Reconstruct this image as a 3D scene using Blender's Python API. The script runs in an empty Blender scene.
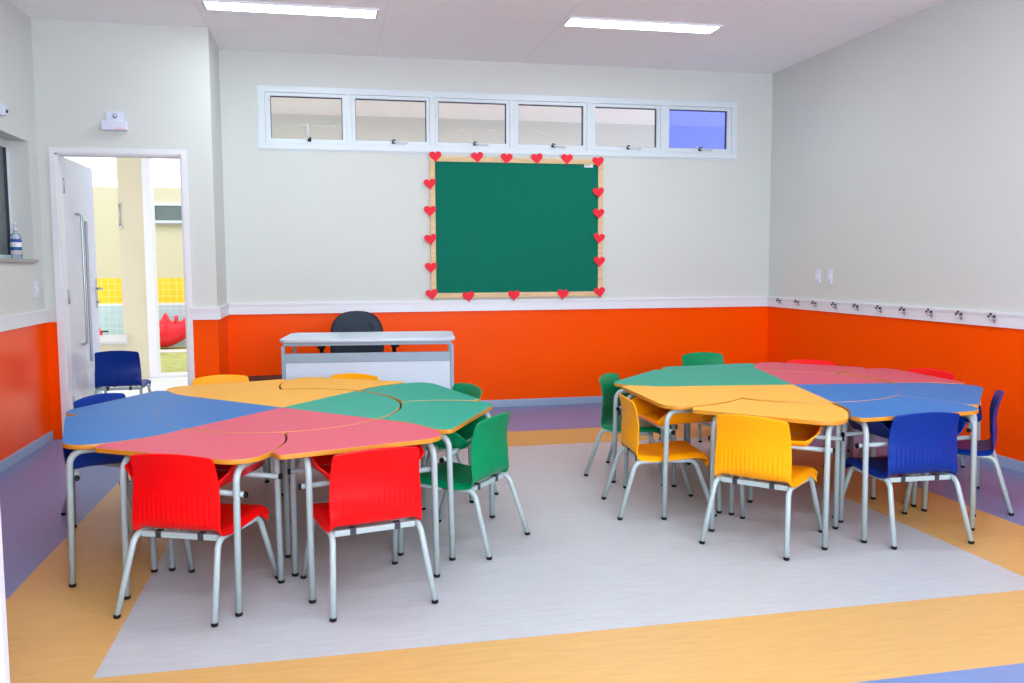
import bpy, bmesh, math, random
from mathutils import Vector, Matrix
random.seed(7)
COL = bpy.context.scene.collection
R = math.radians
PI = math.pi

# ------------------------------------------------------------------ room numbers (metres)
H = 3.0          # ceiling
XR = 4.873       # right wall
XL = -1.189      # left wall
YD = -0.665      # wall with the door
YF = -8.7        # wall behind the camera
ZB, ZT = 0.86, 0.953   # chair rail
ZBB = 0.066      # baseboard

# ------------------------------------------------------------------ materials
def lin(c):
    return tuple(((v / 255) / 12.92 if v / 255 <= 0.04045 else ((v / 255 + 0.055) / 1.055) ** 2.4) for v in c) + (1,)

def mat(name, rgb, rough=0.5, metal=0.0, noise=0.0, nscale=20.0, spec=0.5, bump=0.0, stretch=None, emit=0.0, coat=0.0):
    m = bpy.data.materials.new(name); m.use_nodes = True
    nt = m.node_tree; b = nt.nodes['Principled BSDF']
    c = lin(rgb)
    b.inputs['Base Color'].default_value = c
    b.inputs['Roughness'].default_value = rough
    b.inputs['Metallic'].default_value = metal
    b.inputs['Specular IOR Level'].default_value = spec
    b.inputs['Coat Weight'].default_value = coat
    if emit:
        b.inputs['Emission Color'].default_value = c; b.inputs['Emission Strength'].default_value = emit
    if noise or bump:
        tc = nt.nodes.new('ShaderNodeTexCoord'); mp = nt.nodes.new('ShaderNodeMapping')
        if stretch: mp.inputs['Scale'].default_value = stretch
        nz = nt.nodes.new('ShaderNodeTexNoise'); nz.inputs['Scale'].default_value = nscale
        nz.inputs['Detail'].default_value = 5
        nt.links.new(tc.outputs['Object'], mp.inputs['Vector']); nt.links.new(mp.outputs['Vector'], nz.inputs['Vector'])
        if noise:
            mr = nt.nodes.new('ShaderNodeMapRange')
            mr.inputs['From Min'].default_value = 0.3; mr.inputs['From Max'].default_value = 0.7
            mr.inputs['To Min'].default_value = 1 - noise; mr.inputs['To Max'].default_value = 1 + noise
            mx = nt.nodes.new('ShaderNodeVectorMath'); mx.operation = 'SCALE'
            mx.inputs[0].default_value = c[:3]
            nt.links.new(nz.outputs['Fac'], mr.inputs['Value']); nt.links.new(mr.outputs['Result'], mx.inputs['Scale'])
            nt.links.new(mx.outputs['Vector'], b.inputs['Base Color'])
        if bump:
            bp = nt.nodes.new('ShaderNodeBump'); bp.inputs['Strength'].default_value = bump; bp.inputs['Distance'].default_value = 0.002
            nt.links.new(nz.outputs['Fac'], bp.inputs['Height']); nt.links.new(bp.outputs['Normal'], b.inputs['Normal'])
    return m

M = {}
M['cream'] = mat('cream_wall_paint', (209, 214, 210), 0.6, noise=0.01, nscale=2)
M['orange'] = mat('orange_gloss_paint', (255, 82, 0), 0.25, noise=0.02, nscale=3, spec=0.12)
M['white'] = mat('white_satin_paint', (228, 231, 236), 0.4, noise=0.01)
M['rail'] = mat('white_rail_paint', (226, 230, 236), 0.35, noise=0.01)
M['base'] = mat('grey_blue_baseboard', (152, 172, 198), 0.4, noise=0.03)
M['metal'] = mat('grey_painted_tube', (164, 184, 186), 0.3, noise=0.015, spec=0.6)
M['black'] = mat('black_plastic', (14, 14, 16), 0.5, noise=0.05, spec=.25)
M['darkgrey'] = mat('dark_grey_clamp', (48, 52, 58), 0.5, noise=0.05)
M['edge'] = mat('ochre_edge_band', (206, 138, 36), 0.4, noise=0.08, nscale=30)
M['alu'] = mat('white_aluminium', (214, 226, 232), 0.3, noise=0.01)
M['gasket'] = mat('dark_gasket', (60, 60, 82), 0.6, noise=0.03)
M['wood'] = mat('pale_pine', (216, 186, 140), 0.5, noise=0.12, nscale=8, stretch=(1, 1, 6))
M['felt'] = mat('green_felt', (18, 112, 92), 0.95, noise=0.06, nscale=160, spec=0.1, bump=0.3)
M['paper'] = mat('red_craft_foam', (238, 26, 52), 0.7, noise=0.04, nscale=60)
M['leaf'] = mat('grey_white_laminate', (212, 220, 234), 0.28, noise=0.02, nscale=5)
M['steel'] = mat('brushed_steel', (176, 182, 184), 0.28, metal=0.85, noise=0.04, nscale=30)
M['granite'] = mat('grey_granite', (150, 146, 146), 0.35, noise=0.35, nscale=260)
M['desk'] = mat('pale_grey_laminate', (198, 210, 224), 0.35, noise=0.02, nscale=6)
M['deskmetal'] = mat('grey_desk_steel', (142, 162, 178), 0.35, noise=0.02)
M['office'] = mat('charcoal_blue_upholstery', (32, 46, 62), 0.75, noise=0.12, nscale=180, bump=0.3)
M['yellowtile'] = None
M['grass'] = mat('dry_lawn', (176, 178, 108), 0.95, noise=0.25, nscale=9)
M['pave'] = mat('pale_concrete', (226, 228, 226), 0.6, noise=0.04, nscale=4)
M['beige'] = mat('beige_exterior_paint', (212, 204, 178), 0.75, noise=0.02, nscale=3)
M['redplay'] = mat('red_play_plastic', (232, 26, 46), 0.35, noise=0.04, nscale=6)
M['panel'] = mat('led_diffuser', (238, 255, 255), 0.5, emit=19.0)
M['bluelabel'] = mat('blue_label', (30, 92, 170), 0.5, noise=0.05)
M['lightblue'] = mat('pale_blue_plate', (216, 222, 242), 0.4, noise=0.01)
M['lens'] = mat('chrome_lens', (200, 204, 212), 0.15, metal=0.9, noise=0.02)
M['pinkish'] = mat('pink_label', (238, 196, 206), 0.5, noise=0.02)

def glass(name, tint=(1, 1, 1), refl=0.08, dirt_or_glow=0.0, dirt_or_glow_c=(230, 232, 235), rough=0.02):
    m = bpy.data.materials.new(name); m.use_nodes = True; nt = m.node_tree
    for n in list(nt.nodes):
        if n.type != 'OUTPUT_MATERIAL': nt.nodes.remove(n)
    out = [n for n in nt.nodes if n.type == 'OUTPUT_MATERIAL'][0]
    t = nt.nodes.new('ShaderNodeBsdfTransparent'); t.inputs['Color'].default_value = (*tint, 1)
    g = nt.nodes.new('ShaderNodeBsdfGlossy'); g.inputs['Roughness'].default_value = rough
    f = nt.nodes.new('ShaderNodeFresnel'); f.inputs['IOR'].default_value = 1.3
    a = nt.nodes.new('ShaderNodeMath'); a.operation = 'ADD'; a.inputs[1].default_value = refl
    nt.links.new(f.outputs[0], a.inputs[0])
    mx = nt.nodes.new('ShaderNodeMixShader')
    nt.links.new(a.outputs[0], mx.inputs[0]); nt.links.new(t.outputs[0], mx.inputs[1]); nt.links.new(g.outputs[0], mx.inputs[2])
    last = mx
    if dirt_or_glow:
        d = nt.nodes.new('ShaderNodeBsdfDiffuse'); d.inputs['Color'].default_value = lin(dirt_or_glow_c)
        nz = nt.nodes.new('ShaderNodeTexNoise'); nz.inputs['Scale'].default_value = 3
        mr = nt.nodes.new('ShaderNodeMapRange'); mr.inputs['To Min'].default_value = dirt_or_glow * .85; mr.inputs['To Max'].default_value = dirt_or_glow * 1.15
        nt.links.new(nz.outputs['Fac'], mr.inputs['Value'])
        m2 = nt.nodes.new('ShaderNodeMixShader')
        nt.links.new(mr.outputs['Result'], m2.inputs[0]); nt.links.new(last.outputs[0], m2.inputs[1]); nt.links.new(d.outputs[0], m2.inputs[2]); last = m2
    nt.links.new(last.outputs[0], out.inputs['Surface'])
    return m
M['pane'] = glass('clear_window_glass', (0.90, 0.88, 0.84), -0.015, 0.06)
M['violet'] = glass('violet_daylight_glass', (0.56, 0.62, 1.0), -0.01, 0.12, (170, 176, 255))  # violet daylight of the last pane painted into its tint and diffuse layer
M['frost'] = glass('grey_green_frosted_glass', (0.6, 0.66, 0.66), 0.03, 0.7, (128, 142, 144), 0.1)
M['bottle'] = glass('clear_bottle_plastic', (0.86, 0.93, 1.0), 0.06, 0.3, (214, 228, 248), 0.1)

def floor_material():
    m = bpy.data.materials.new('coloured_linoleum'); m.use_nodes = True; nt = m.node_tree; b = nt.nodes['Principled BSDF']
    tc = nt.nodes.new('ShaderNodeTexCoord'); sp = nt.nodes.new('ShaderNodeSeparateXYZ')
    nt.links.new(tc.outputs['Object'], sp.inputs[0])
    def rng(sock, lo, hi):
        a = nt.nodes.new('ShaderNodeMath'); a.operation = 'GREATER_THAN'; a.inputs[1].default_value = lo
        c = nt.nodes.new('ShaderNodeMath'); c.operation = 'LESS_THAN'; c.inputs[1].default_value = hi
        d = nt.nodes.new('ShaderNodeMath'); d.operation = 'MULTIPLY'
        nt.links.new(sock, a.inputs[0]); nt.links.new(sock, c.inputs[0])
        nt.links.new(a.outputs[0], d.inputs[0]); nt.links.new(c.outputs[0], d.inputs[1]); return d
    def both(a, c):
        d = nt.nodes.new('ShaderNodeMath'); d.operation = 'MULTIPLY'
        nt.links.new(a.outputs[0], d.inputs[0]); nt.links.new(c.outputs[0], d.inputs[1]); return d
    outer = both(rng(sp.outputs['X'], -0.414, 4.032), rng(sp.outputs['Y'], -5.305, -1.152))
    inner = both(rng(sp.outputs['X'], 0.072, 3.509), rng(sp.outputs['Y'], -4.775, -1.693))
    def mix(fac, c1, c2):
        x = nt.nodes.new('ShaderNodeMix'); x.data_type = 'RGBA'
        nt.links.new(fac.outputs[0], x.inputs[0])
        for i, c in ((6, c1), (7, c2)):
            if isinstance(c, tuple): x.inputs[i].default_value = c
            else: nt.links.new(c.outputs[2], x.inputs[i])
        return x
    a = mix(outer, lin((110, 130, 176)), lin((202, 160, 96)))
    g = mix(inner, a, lin((179, 183, 187)))
    mp = nt.nodes.new('ShaderNodeMapping'); mp.inputs['Scale'].default_value = (1.2, 9, 1)
    nt.links.new(tc.outputs['Object'], mp.inputs['Vector'])
    nz = nt.nodes.new('ShaderNodeTexNoise'); nz.inputs['Scale'].default_value = 5; nz.inputs['Detail'].default_value = 8; nz.inputs['Roughness'].default_value = .7
    nt.links.new(mp.outputs['Vector'], nz.inputs['Vector'])
    mr = nt.nodes.new('ShaderNodeMapRange'); mr.inputs['From Min'].default_value = .3; mr.inputs['From Max'].default_value = .7
    mr.inputs['To Min'].default_value = .9; mr.inputs['To Max'].default_value = 1.08
    nt.links.new(nz.outputs['Fac'], mr.inputs['Value'])
    vm = nt.nodes.new('ShaderNodeVectorMath'); vm.operation = 'SCALE'
    nt.links.new(g.outputs[2], vm.inputs[0]); nt.links.new(mr.outputs['Result'], vm.inputs['Scale'])
    nt.links.new(vm.outputs[0], b.inputs['Base Color'])
    b.inputs['Roughness'].default_value = .38; b.inputs['Specular IOR Level'].default_value = .4
    return m
M['floor'] = floor_material()

def brick(name, c1, c2, mortar, sx, sy, msize, rough=.5, axis='XZ'):
    m = bpy.data.materials.new(name); m.use_nodes = True; nt = m.node_tree; b = nt.nodes['Principled BSDF']
    tc = nt.nodes.new('ShaderNodeTexCoord'); sp = nt.nodes.new('ShaderNodeSeparateXYZ'); cb = nt.nodes.new('ShaderNodeCombineXYZ')
    nt.links.new(tc.outputs['Object'], sp.inputs[0])
    nt.links.new(sp.outputs[axis[0]], cb.inputs[0]); nt.links.new(sp.outputs[axis[1]], cb.inputs[1])
    br = nt.nodes.new('ShaderNodeTexBrick'); br.inputs['Scale'].default_value = 1
    br.inputs['Color1'].default_value = lin(c1); br.inputs['Color2'].default_value = lin(c2); br.inputs['Mortar'].default_value = lin(mortar)
    br.inputs['Brick Width'].default_value = sx; br.inputs['Row Height'].default_value = sy; br.inputs['Mortar Size'].default_value = msize
    br.offset = 0
    nt.links.new(cb.outputs[0], br.inputs['Vector']); nt.links.new(br.outputs['Color'], b.inputs['Base Color'])
    b.inputs['Roughness'].default_value = rough
    return m
M['ceiling'] = brick('white_ceiling_panels', (252, 252, 253), (250, 250, 252), (238, 237, 239), 1.25, .625, .004, .6, 'XY')
M['ytile'] = brick('yellow_wall_tile', (240, 208, 20), (236, 200, 24), (250, 224, 110), .1, .1, .006, .3)
M['btile'] = brick('pale_blue_wall_tile', (184, 210, 222), (178, 204, 218), (206, 222, 230), .1, .1, .005, .3)

TABLE_RGB = {'yellow': (242, 174, 62), 'blue': (46, 112, 180), 'red': (210, 84, 102), 'green': (36, 155, 130)}
CHAIR_RGB = {'yellow': (250, 164, 0), 'blue': (0, 46, 136), 'red': (236, 4, 10), 'green': (0, 134, 84)}
for k, c in TABLE_RGB.items(): M['top_' + k] = mat(k + '_laminate', c, .48, noise=.03, nscale=40, stretch=(1, 5, 1), spec=.18)
for k, c in CHAIR_RGB.items(): M['pl_' + k] = mat(k + '_moulded_plastic', c, .38, noise=.02, nscale=10, spec=.22)

# ------------------------------------------------------------------ mesh helpers
def box(bm, lo, hi, mi=0, bev=0.0):
    vs = [bm.verts.new((x, y, z)) for x in (lo[0], hi[0]) for y in (lo[1], hi[1]) for z in (lo[2], hi[2])]
    fs = []
    for q in ((0, 1, 3, 2), (4, 6, 7, 5), (0, 4, 5, 1), (2, 3, 7, 6), (0, 2, 6, 4), (1, 5, 7, 3)):
        f = bm.faces.new([vs[i] for i in q]); f.material_index = mi; fs.append(f)
    if bev:
        es = list({e for f in fs for e in f.edges})
        r = bmesh.ops.bevel(bm, geom=es, offset=bev, segments=2, profile=.7, affect='EDGES')
        for f in r['faces']: f.material_index = mi
    return fs

def tube(bm, pts, r, seg=12, mi=0, cap=True):
    pts = [Vector(p) for p in pts]; rings = []
    up = None
    for i, p in enumerate(pts):
        d = (pts[min(i + 1, len(pts) - 1)] - pts[max(i - 1, 0)]).normalized()
        if up is None:
            up = d.orthogonal().normalized()
        up = (up - d * up.dot(d)).normalized(); s = d.cross(up)
        rr = r[i] if isinstance(r, (list, tuple)) else r
        rings.append([bm.verts.new(p + (up * math.cos(2 * PI * k / seg) + s * math.sin(2 * PI * k / seg)) * rr) for k in range(seg)])
    for a, b in zip(rings, rings[1:]):
        for k in range(seg):
            f = bm.faces.new((a[k], a[(k + 1) % seg], b[(k + 1) % seg], b[k])); f.smooth = True; f.material_index = mi
    if cap:
        for rg in (rings[0][::-1], rings[-1]):
            f = bm.faces.new(rg); f.material_index = mi

def lathe(bm, prof, c=(0, 0, 0), seg=24, mi=0, axis='Z'):
    rings = []
    for r, z in prof:
        ring = []
        for k in range(seg):
            a = 2 * PI * k / seg
            v = (r * math.cos(a), r * math.sin(a), z)
            if axis == 'Y': v = (v[0], v[2], v[1])
            if axis == 'X': v = (v[2], v[0], v[1])
            ring.append(bm.verts.new(Vector(v) + Vector(c)))
        rings.append(ring)
    for a, b in zip(rings, rings[1:]):
        for k in range(seg):
            f = bm.faces.new((a[k], a[(k + 1) % seg], b[(k + 1) % seg], b[k])); f.smooth = True; f.material_index = mi
    f = bm.faces.new(rings[0][::-1]); f.material_index = mi
    f = bm.faces.new(rings[-1]); f.material_index = mi

def prism(bm, outline, z0, z1, side=1, top=0, bev=0.0):
    bot = [bm.verts.new((x, y, z0)) for x, y in outline]; tp = [bm.verts.new((x, y, z1)) for x, y in outline]
    ft = bm.faces.new(tp); ft.material_index = top
    fb = bm.faces.new(bot[::-1]); fb.material_index = side
    n = len(outline)
    for i in range(n):
        f = bm.faces.new((bot[i], bot[(i + 1) % n], tp[(i + 1) % n], tp[i])); f.material_index = side; f.smooth = True
    if bev:
        es = [e for e in bm.edges if e.verts[0] in tp and e.verts[1] in tp] + [e for e in bm.edges if e.verts[0] in bot and e.verts[1] in bot]
        r = bmesh.ops.bevel(bm, geom=es, offset=bev, segments=2, profile=.5, affect='EDGES')
        for f in r['faces']:
            if f is not ft: f.material_index = side; f.smooth = True

def arc(p0, p1, p2, r, n=6):
    """points rounding the corner p1 between p0 and p2"""
    p0, p1, p2 = Vector(p0), Vector(p1), Vector(p2)
    a = (p0 - p1).normalized(); b = (p2 - p1).normalized()
    ang = a.angle(b); t = r / math.tan(ang / 2)
    c = p1 + (a + b).normalized() * (r / math.sin(ang / 2))
    s = p1 + a * t - c; e = p1 + b * t - c
    th = s.angle(e)
    return [c + (s * math.sin(th * (1 - i / n)) + e * math.sin(th * i / n)) / math.sin(th) for i in range(n + 1)]

def bent(pts, r, n=6):
    out = [Vector(pts[0])]
    for i in range(1, len(pts) - 1):
        out += arc(pts[i - 1], pts[i], pts[i + 1], r if not isinstance(r, (list, tuple)) else r[i - 1], n)
    out.append(Vector(pts[-1])); return out

def obj(name, bm, mats, parent=None, recalc=True, mods=()):
    if recalc: bmesh.ops.recalc_face_normals(bm, faces=bm.faces)
    me = bpy.data.meshes.new(name); bm.to_mesh(me); bm.free()
    for m in (mats if isinstance(mats, (list, tuple)) else [mats]): me.materials.append(m)
    o = bpy.data.objects.new(name, me); COL.objects.link(o)
    if parent: o.parent = parent
    return o

def struct(name, bm, mats):
    o = obj(name, bm, mats); o['kind'] = 'structure'; return o

def thing(name, label, cat, loc=(0, 0, 0), rot=0, group=None):
    o = bpy.data.objects.new(name, None); COL.objects.link(o); o.location = loc; o.rotation_euler = (0, 0, rot)
    o.empty_display_size = .1
    o['label'] = label; o['category'] = cat
    if group: o['group'] = group
    return o

def tag(o, label, cat, group=None):
    o['label'] = label; o['category'] = cat
    if group: o['group'] = group
    return o

def part(name, mats, parent, fn, label=None):
    bm = bmesh.new(); fn(bm); o = obj(name, bm, mats, parent)
    if label: o['label'] = label
    return o

def children_of(o): return [c for c in bpy.data.objects if c.parent is o]
def dup(root, loc, rot, label, group, swap=None):
    """copy of a thing with copies of its parts and their sub-parts"""
    r = root.copy(); COL.objects.link(r); r.location = loc; r.rotation_euler = (0, 0, rot)
    r['label'] = label; r['group'] = group
    for ch in children_of(root):
        c = ch.copy(); COL.objects.link(c); c.parent = r
        for g in children_of(ch):
            d = g.copy(); COL.objects.link(d); d.parent = c
    return r

# ------------------------------------------------------------------ floor, ceiling, walls
bm = bmesh.new(); box(bm, (XL - .2, YF - .15, -.06), (XR + .15, YD + .12, 0)); box(bm, (0, YD + .12, -.06), (XR + .15, .15, 0))
struct('floor', bm, M['floor'])
# ceiling with cut-outs is unnecessary: the light panels are surface-thin trays
bm = bmesh.new(); box(bm, (XL - .2, YF - .15, H), (XR + .15, .15, H + .06)); struct('ceiling', bm, M['ceiling'])

# a wall is a set of boxes, each split at the rail into orange (1) below and cream (0) above
def wbox(bm, lo, hi, dado=True):
    if dado and lo[2] < ZB < hi[2]:
        box(bm, lo, (hi[0], hi[1], ZB), 1); box(bm, (lo[0], lo[1], ZB), hi, 0)
    else:
        box(bm, lo, hi, 1 if (dado and hi[2] <= ZB + 1e-6) else 0)
WIN = (0.297, 4.515, 2.22, 2.717)
bm = bmesh.new()
wbox(bm, (0, 0, 0), (XR, .15, WIN[2] + .02)); wbox(bm, (0, 0, WIN[3] - .02), (XR, .15, H))
wbox(bm, (0, 0, WIN[2] + .02), (WIN[0] + .02, .15, WIN[3] - .02)); wbox(bm, (WIN[1] - .02, 0, WIN[2] + .02), (XR, .15, WIN[3] - .02))
struct('wall_back', bm, [M['cream'], M['orange']])
bm = bmesh.new(); wbox(bm, (XR, YF, 0), (XR + .15, .15, H)); struct('wall_right', bm, [M['cream'], M['orange']])
# front wall (behind the camera) with an opening added for the fill light
bm = bmesh.new()
wbox(bm, (XL - .2, YF - .15, 0), (XR + .15, YF, 1.0)); wbox(bm, (XL - .2, YF - .15, 2.5), (XR + .15, YF, H))
wbox(bm, (XL - .2, YF - .15, 1.0), (.2, YF, 2.5)); wbox(bm, (4.0, YF - .15, 1.0), (XR + .15, YF, 2.5))
struct('wall_front', bm, [M['cream'], M['orange']])
# left wall with a window opening
WL = (-3.6, -0.855, 1.292, 2.122)
bm = bmesh.new()
wbox(bm, (XL - .2, YF, 0), (XL, YD + .12, WL[2])); wbox(bm, (XL - .2, YF, WL[3]), (XL, YD + .12, H))
wbox(bm, (XL - .2, YF, WL[2]), (XL, WL[0], WL[3])); wbox(bm, (XL - .2, WL[1], WL[2]), (XL, YD + .12, WL[3]))
struct('wall_left', bm, [M['cream'], M['orange']])
# wall with the door opening
DX0, DX1, DZ = -1.073, -0.219, 2.073
bm = bmesh.new()
wbox(bm, (XL, YD, 0), (DX0, YD + .12, DZ)); wbox(bm, (DX1, YD, 0), (0, YD + .12, DZ)); wbox(bm, (XL, YD, DZ), (0, YD + .12, H))
struct('wall_door', bm, [M['cream'], M['orange']])
bm = bmesh.new(); wbox(bm, (-.12, YD + .12, 0), (0, .15, H)); struct('wall_return', bm, [M['cream'], M['orange']])

# chair rails: board with a small nosing on top
def rail(bm, a, b, nx, ny):
    t = .016
    lo = (min(a[0], b[0], a[0] + nx * t, b[0] + nx * t), min(a[1], b[1], a[1] + ny * t, b[1] + ny * t))
    hi = (max(a[0], b[0], a[0] + nx * t, b[0] + nx * t), max(a[1], b[1], a[1] + ny * t, b[1] + ny * t))
    box(bm, (*lo, ZB), (*hi, ZT - .018))
    t = .022
    lo = (min(a[0], b[0], a[0] + nx * t, b[0] + nx * t), min(a[1], b[1], a[1] + ny * t, b[1] + ny * t))
    hi = (max(a[0], b[0], a[0] + nx * t, b[0] + nx * t), max(a[1], b[1], a[1] + ny * t, b[1] + ny * t))
    box(bm, (*lo, ZT - .018), (*hi, ZT))
def base(bm, a, b, nx, ny):
    t = .012
    lo = (min(a[0], b[0], a[0] + nx * t, b[0] + nx * t), min(a[1], b[1], a[1] + ny * t, b[1] + ny * t))
    hi = (max(a[0], b[0], a[0] + nx * t, b[0] + nx * t), max(a[1], b[1], a[1] + ny * t, b[1] + ny * t))
    box(bm, (*lo, 0), (*hi, ZBB), 0, .004)
segs = [('back', (0, 0), (XR, 0), 0, -1), ('right', (XR, YF), (XR, 0), -1, 0), ('left', (XL, YF), (XL, YD), 1, 0),
        ('return', (0, YD), (0, 0), 1, 0)]
for i, (nm, a, b, nx, ny) in enumerate(segs):
    bm = bmesh.new(); rail(bm, a, b, nx, ny); struct('trim_%d' % (i + 1), bm, M['rail'])
    bm = bmesh.new(); base(bm, a, b, nx, ny); struct('baseboard_' + nm, bm, M['base'])
bm = bmesh.new(); rail(bm, (-.183, YD), (.022, YD), 0, -1); struct('trim_5', bm, M['rail'])
bm = bmesh.new(); base(bm, (-.183, YD), (0, YD), 0, -1); struct('baseboard_door', bm, M['base'])

# ------------------------------------------------------------------ door 1: casing + open leaf
dr = bpy.data.objects.new('door_1', None); COL.objects.link(dr); dr['kind'] = 'structure'; dr.location = (DX0, YD, 0)
def P(f):  # shift world-space geometry into the frame of the door empty
    def g(bm):
        f(bm); bmesh.ops.translate(bm, vec=(-DX0, -YD, 0), verts=bm.verts)
    return g
def casing(bm):
    c = .04; y0, y1 = YD - .012, YD + .135
    box(bm, (DX0 - c, y0, 0), (DX0, y0 + .012, DZ + c)); box(bm, (DX1, y0, 0), (DX1 + c, y0 + .012, DZ + c)); box(bm, (DX0, y0, DZ), (DX1, y0 + .012, DZ + c))
    box(bm, (DX0, YD, 0), (DX0 + .012, y1, DZ)); box(bm, (DX1 - .012, YD, 0), (DX1, y1, DZ)); box(bm, (DX0, YD, DZ - .012), (DX1, y1, DZ))
part('door_frame', M['white'], dr, P(casing))
LY0, LY1 = YD + .115, .306
lx0, lx1 = -1.095, -1.060
def leafm(bm):
    gy0, gy1 = -.045, .055
    box(bm, (lx0, LY0, .01), (lx1, gy0, DZ - .01)); box(bm, (lx0, gy1, .01), (lx1, LY1, DZ - .01))
    box(bm, (lx0, gy0, .01), (lx1, gy1, .50)); box(bm, (lx0, gy0, 1.62), (lx1, gy1, DZ - .01))
leaf = part('door_leaf', M['leaf'], dr, P(leafm))
def sub(name, mats, par, f): 
    bm = bmesh.new(); f(bm); bmesh.ops.translate(bm, vec=(-DX0, -YD, 0), verts=bm.verts); return obj(name, bm, mats, par)
sub('door_glass', M['frost'], leaf, lambda bm: box(bm, (lx0 + .012, -.043, .502), (lx1 - .012, .053, 1.618)))
def beads(bm):
    for a, b in ((-.057, -.045), (.055, .067)): box(bm, (lx1, a, .48), (lx1 + .006, b, 1.64))
    box(bm, (lx1, -.045, .48), (lx1 + .006, .055, .50)); box(bm, (lx1, -.045, 1.62), (lx1 + .006, .055, 1.64))
sub('glass_bead', M['alu'], leaf, beads)
def pull(bm):
    tube(bm, bent([(lx1, -.25, 1.66), (lx1 + .04, -.25, 1.66), (lx1 + .04, -.25, .66), (lx1, -.25, .66)], .03), .010)
sub('pull_bar', M['steel'], leaf, pull)
def lever(bm):
    box(bm, (lx1, .235, .92), (lx1 + .006, .275, 1.16), 0, .002)
    tube(bm, bent([(lx1, .255, 1.08), (lx1 + .05, .255, 1.08), (lx1 + .05, .15, 1.08)], .015), .009)
    lathe(bm, [(.012, 0), (.012, .014)], (lx1 + .006, .255, .97), 16, 0, 'X')
sub('door_handle', M['steel'], leaf, lever)
sub('kick_plate', M['alu'], leaf, lambda bm: box(bm, (lx1, LY0 + .05, .05), (lx1 + .003, LY1 - .04, .45)))
def hinges(bm):
    for z in (.25, 1.04, 1.85):
        box(bm, (DX0 - .002, YD + .10, z - .05), (DX0 + .018, YD + .128, z + .05), 0, .002)
        tube(bm, [(DX0 + .016, YD + .115, z - .055), (DX0 + .016, YD + .115, z + .055)], .008)
part('hinge', M['steel'], dr, P(hinges))

# door 2: the edge of a white leaf standing open at the near left
d2 = bpy.data.objects.new('door_2', None); COL.objects.link(d2); d2['kind'] = 'structure'; d2.location = (XL, -5.25, 0)
part('door_leaf', M['white'], d2, lambda bm: box(bm, (.0, -.035, .008), (1.192, 0, 2.08), 0, .002))
part('door_handle', M['steel'], d2, lambda bm: tube(bm, bent([(1.12, 0, 1.0), (1.12, .05, 1.0), (1.01, .05, 1.0)], .015), .009))

# ------------------------------------------------------------------ window strip on the back wall
w1 = bpy.data.objects.new('window_1', None); COL.objects.link(w1); w1['kind'] = 'structure'; w1.location = (0, 0, 0)
PX = [(.390, .969), (1.075, 1.669), (1.771, 2.362), (2.468, 3.055), (3.165, 3.741), (3.860, 4.423)]
PZ = (2.305, 2.648)
def wframe(bm):
    x0, x1, z0, z1 = WIN
    y0, y1 = -.018, .10
    box(bm, (x0, y0, z0), (x1, y1, z0 + .045)); box(bm, (x0, y0, z1 - .040), (x1, y1, z1))
    box(bm, (x0, y0, z0 + .045), (x0 + .050, y1, z1 - .040)); box(bm, (x1 - .050, y0, z0 + .045), (x1, y1, z1 - .040))
    for a, b in zip(PX, PX[1:]):
        c = (a[1] + b[0]) / 2; box(bm, (c - .022, y0 + .004, z0 + .045), (c + .022, y1, z1 - .040))
    # thin raised lip round the frame
    box(bm, (x0 - .012, -.006, z0 - .012), (x1 + .012, 0, z0)); box(bm, (x0 - .012, -.006, z1), (x1 + .012, 0, z1 + .012))
    box(bm, (x0 - .012, -.006, z0), (x0, 0, z1)); box(bm, (x1, -.006, z0), (x1 + .012, 0, z1))
part('window_frame', M['alu'], w1, wframe)
for i, (a, b) in enumerate(PX):
    def sash(bm):
        l = WIN[0] + .05 if i == 0 else (PX[i - 1][1] + a) / 2 + .022
        r = WIN[1] - .05 if i == 5 else (b + PX[i + 1][0]) / 2 - .022
        z0, z1 = WIN[2] + .045, WIN[3] - .040; y0, y1 = -.010, .03
        l += .002; r -= .002; z0 += .002; z1 -= .002
        box(bm, (l, y0, z0), (a, y1, z1)); box(bm, (b, y0, z0), (r, y1, z1))
        box(bm, (a, y0, z0), (b, y1, PZ[0])); box(bm, (a, y0, PZ[1]), (b, y1, z1))
    s = part('sash', M['alu'], w1, sash)
    def gask(bm):
        t = .006
        box(bm, (a, .004, PZ[0]), (a + t * .7, .03, PZ[1])); box(bm, (b - t, .004, PZ[0]), (b, .03, PZ[1]))
        box(bm, (a, .004, PZ[1] - t), (b, .03, PZ[1])); box(bm, (a, .004, PZ[0]), (b, .03, PZ[0] + t * .5))
    bm = bmesh.new(); gask(bm); obj('gasket', bm, M['gasket'], s)
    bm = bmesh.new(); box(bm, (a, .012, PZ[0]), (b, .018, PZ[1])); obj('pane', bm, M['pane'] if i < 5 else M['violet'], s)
    cx = (a + b) / 2 + .02
    def latch(bm):
        box(bm, (cx - .018, -.026, PZ[0] - .022), (cx + .012, -.010, PZ[0] + .012), 1, .003)
        if i == 0: tube(bm, [(cx - .012, -.03, PZ[0]), (cx - .016, -.036, PZ[0] + .12)], .008, 8, 0)
        else: tube(bm, [(cx - .005, -.028, PZ[0] - .008), (cx + .11, -.032, PZ[0] - .014)], .007, 8, 0)
        tube(bm, [(cx - .05, -.02, PZ[0] + .012), (cx - .01, -.024, PZ[0] + .002)], .004, 8, 0)
    bm = bmesh.new(); latch(bm); obj('latch', bm, [M['white'], M['black']], s)

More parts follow.
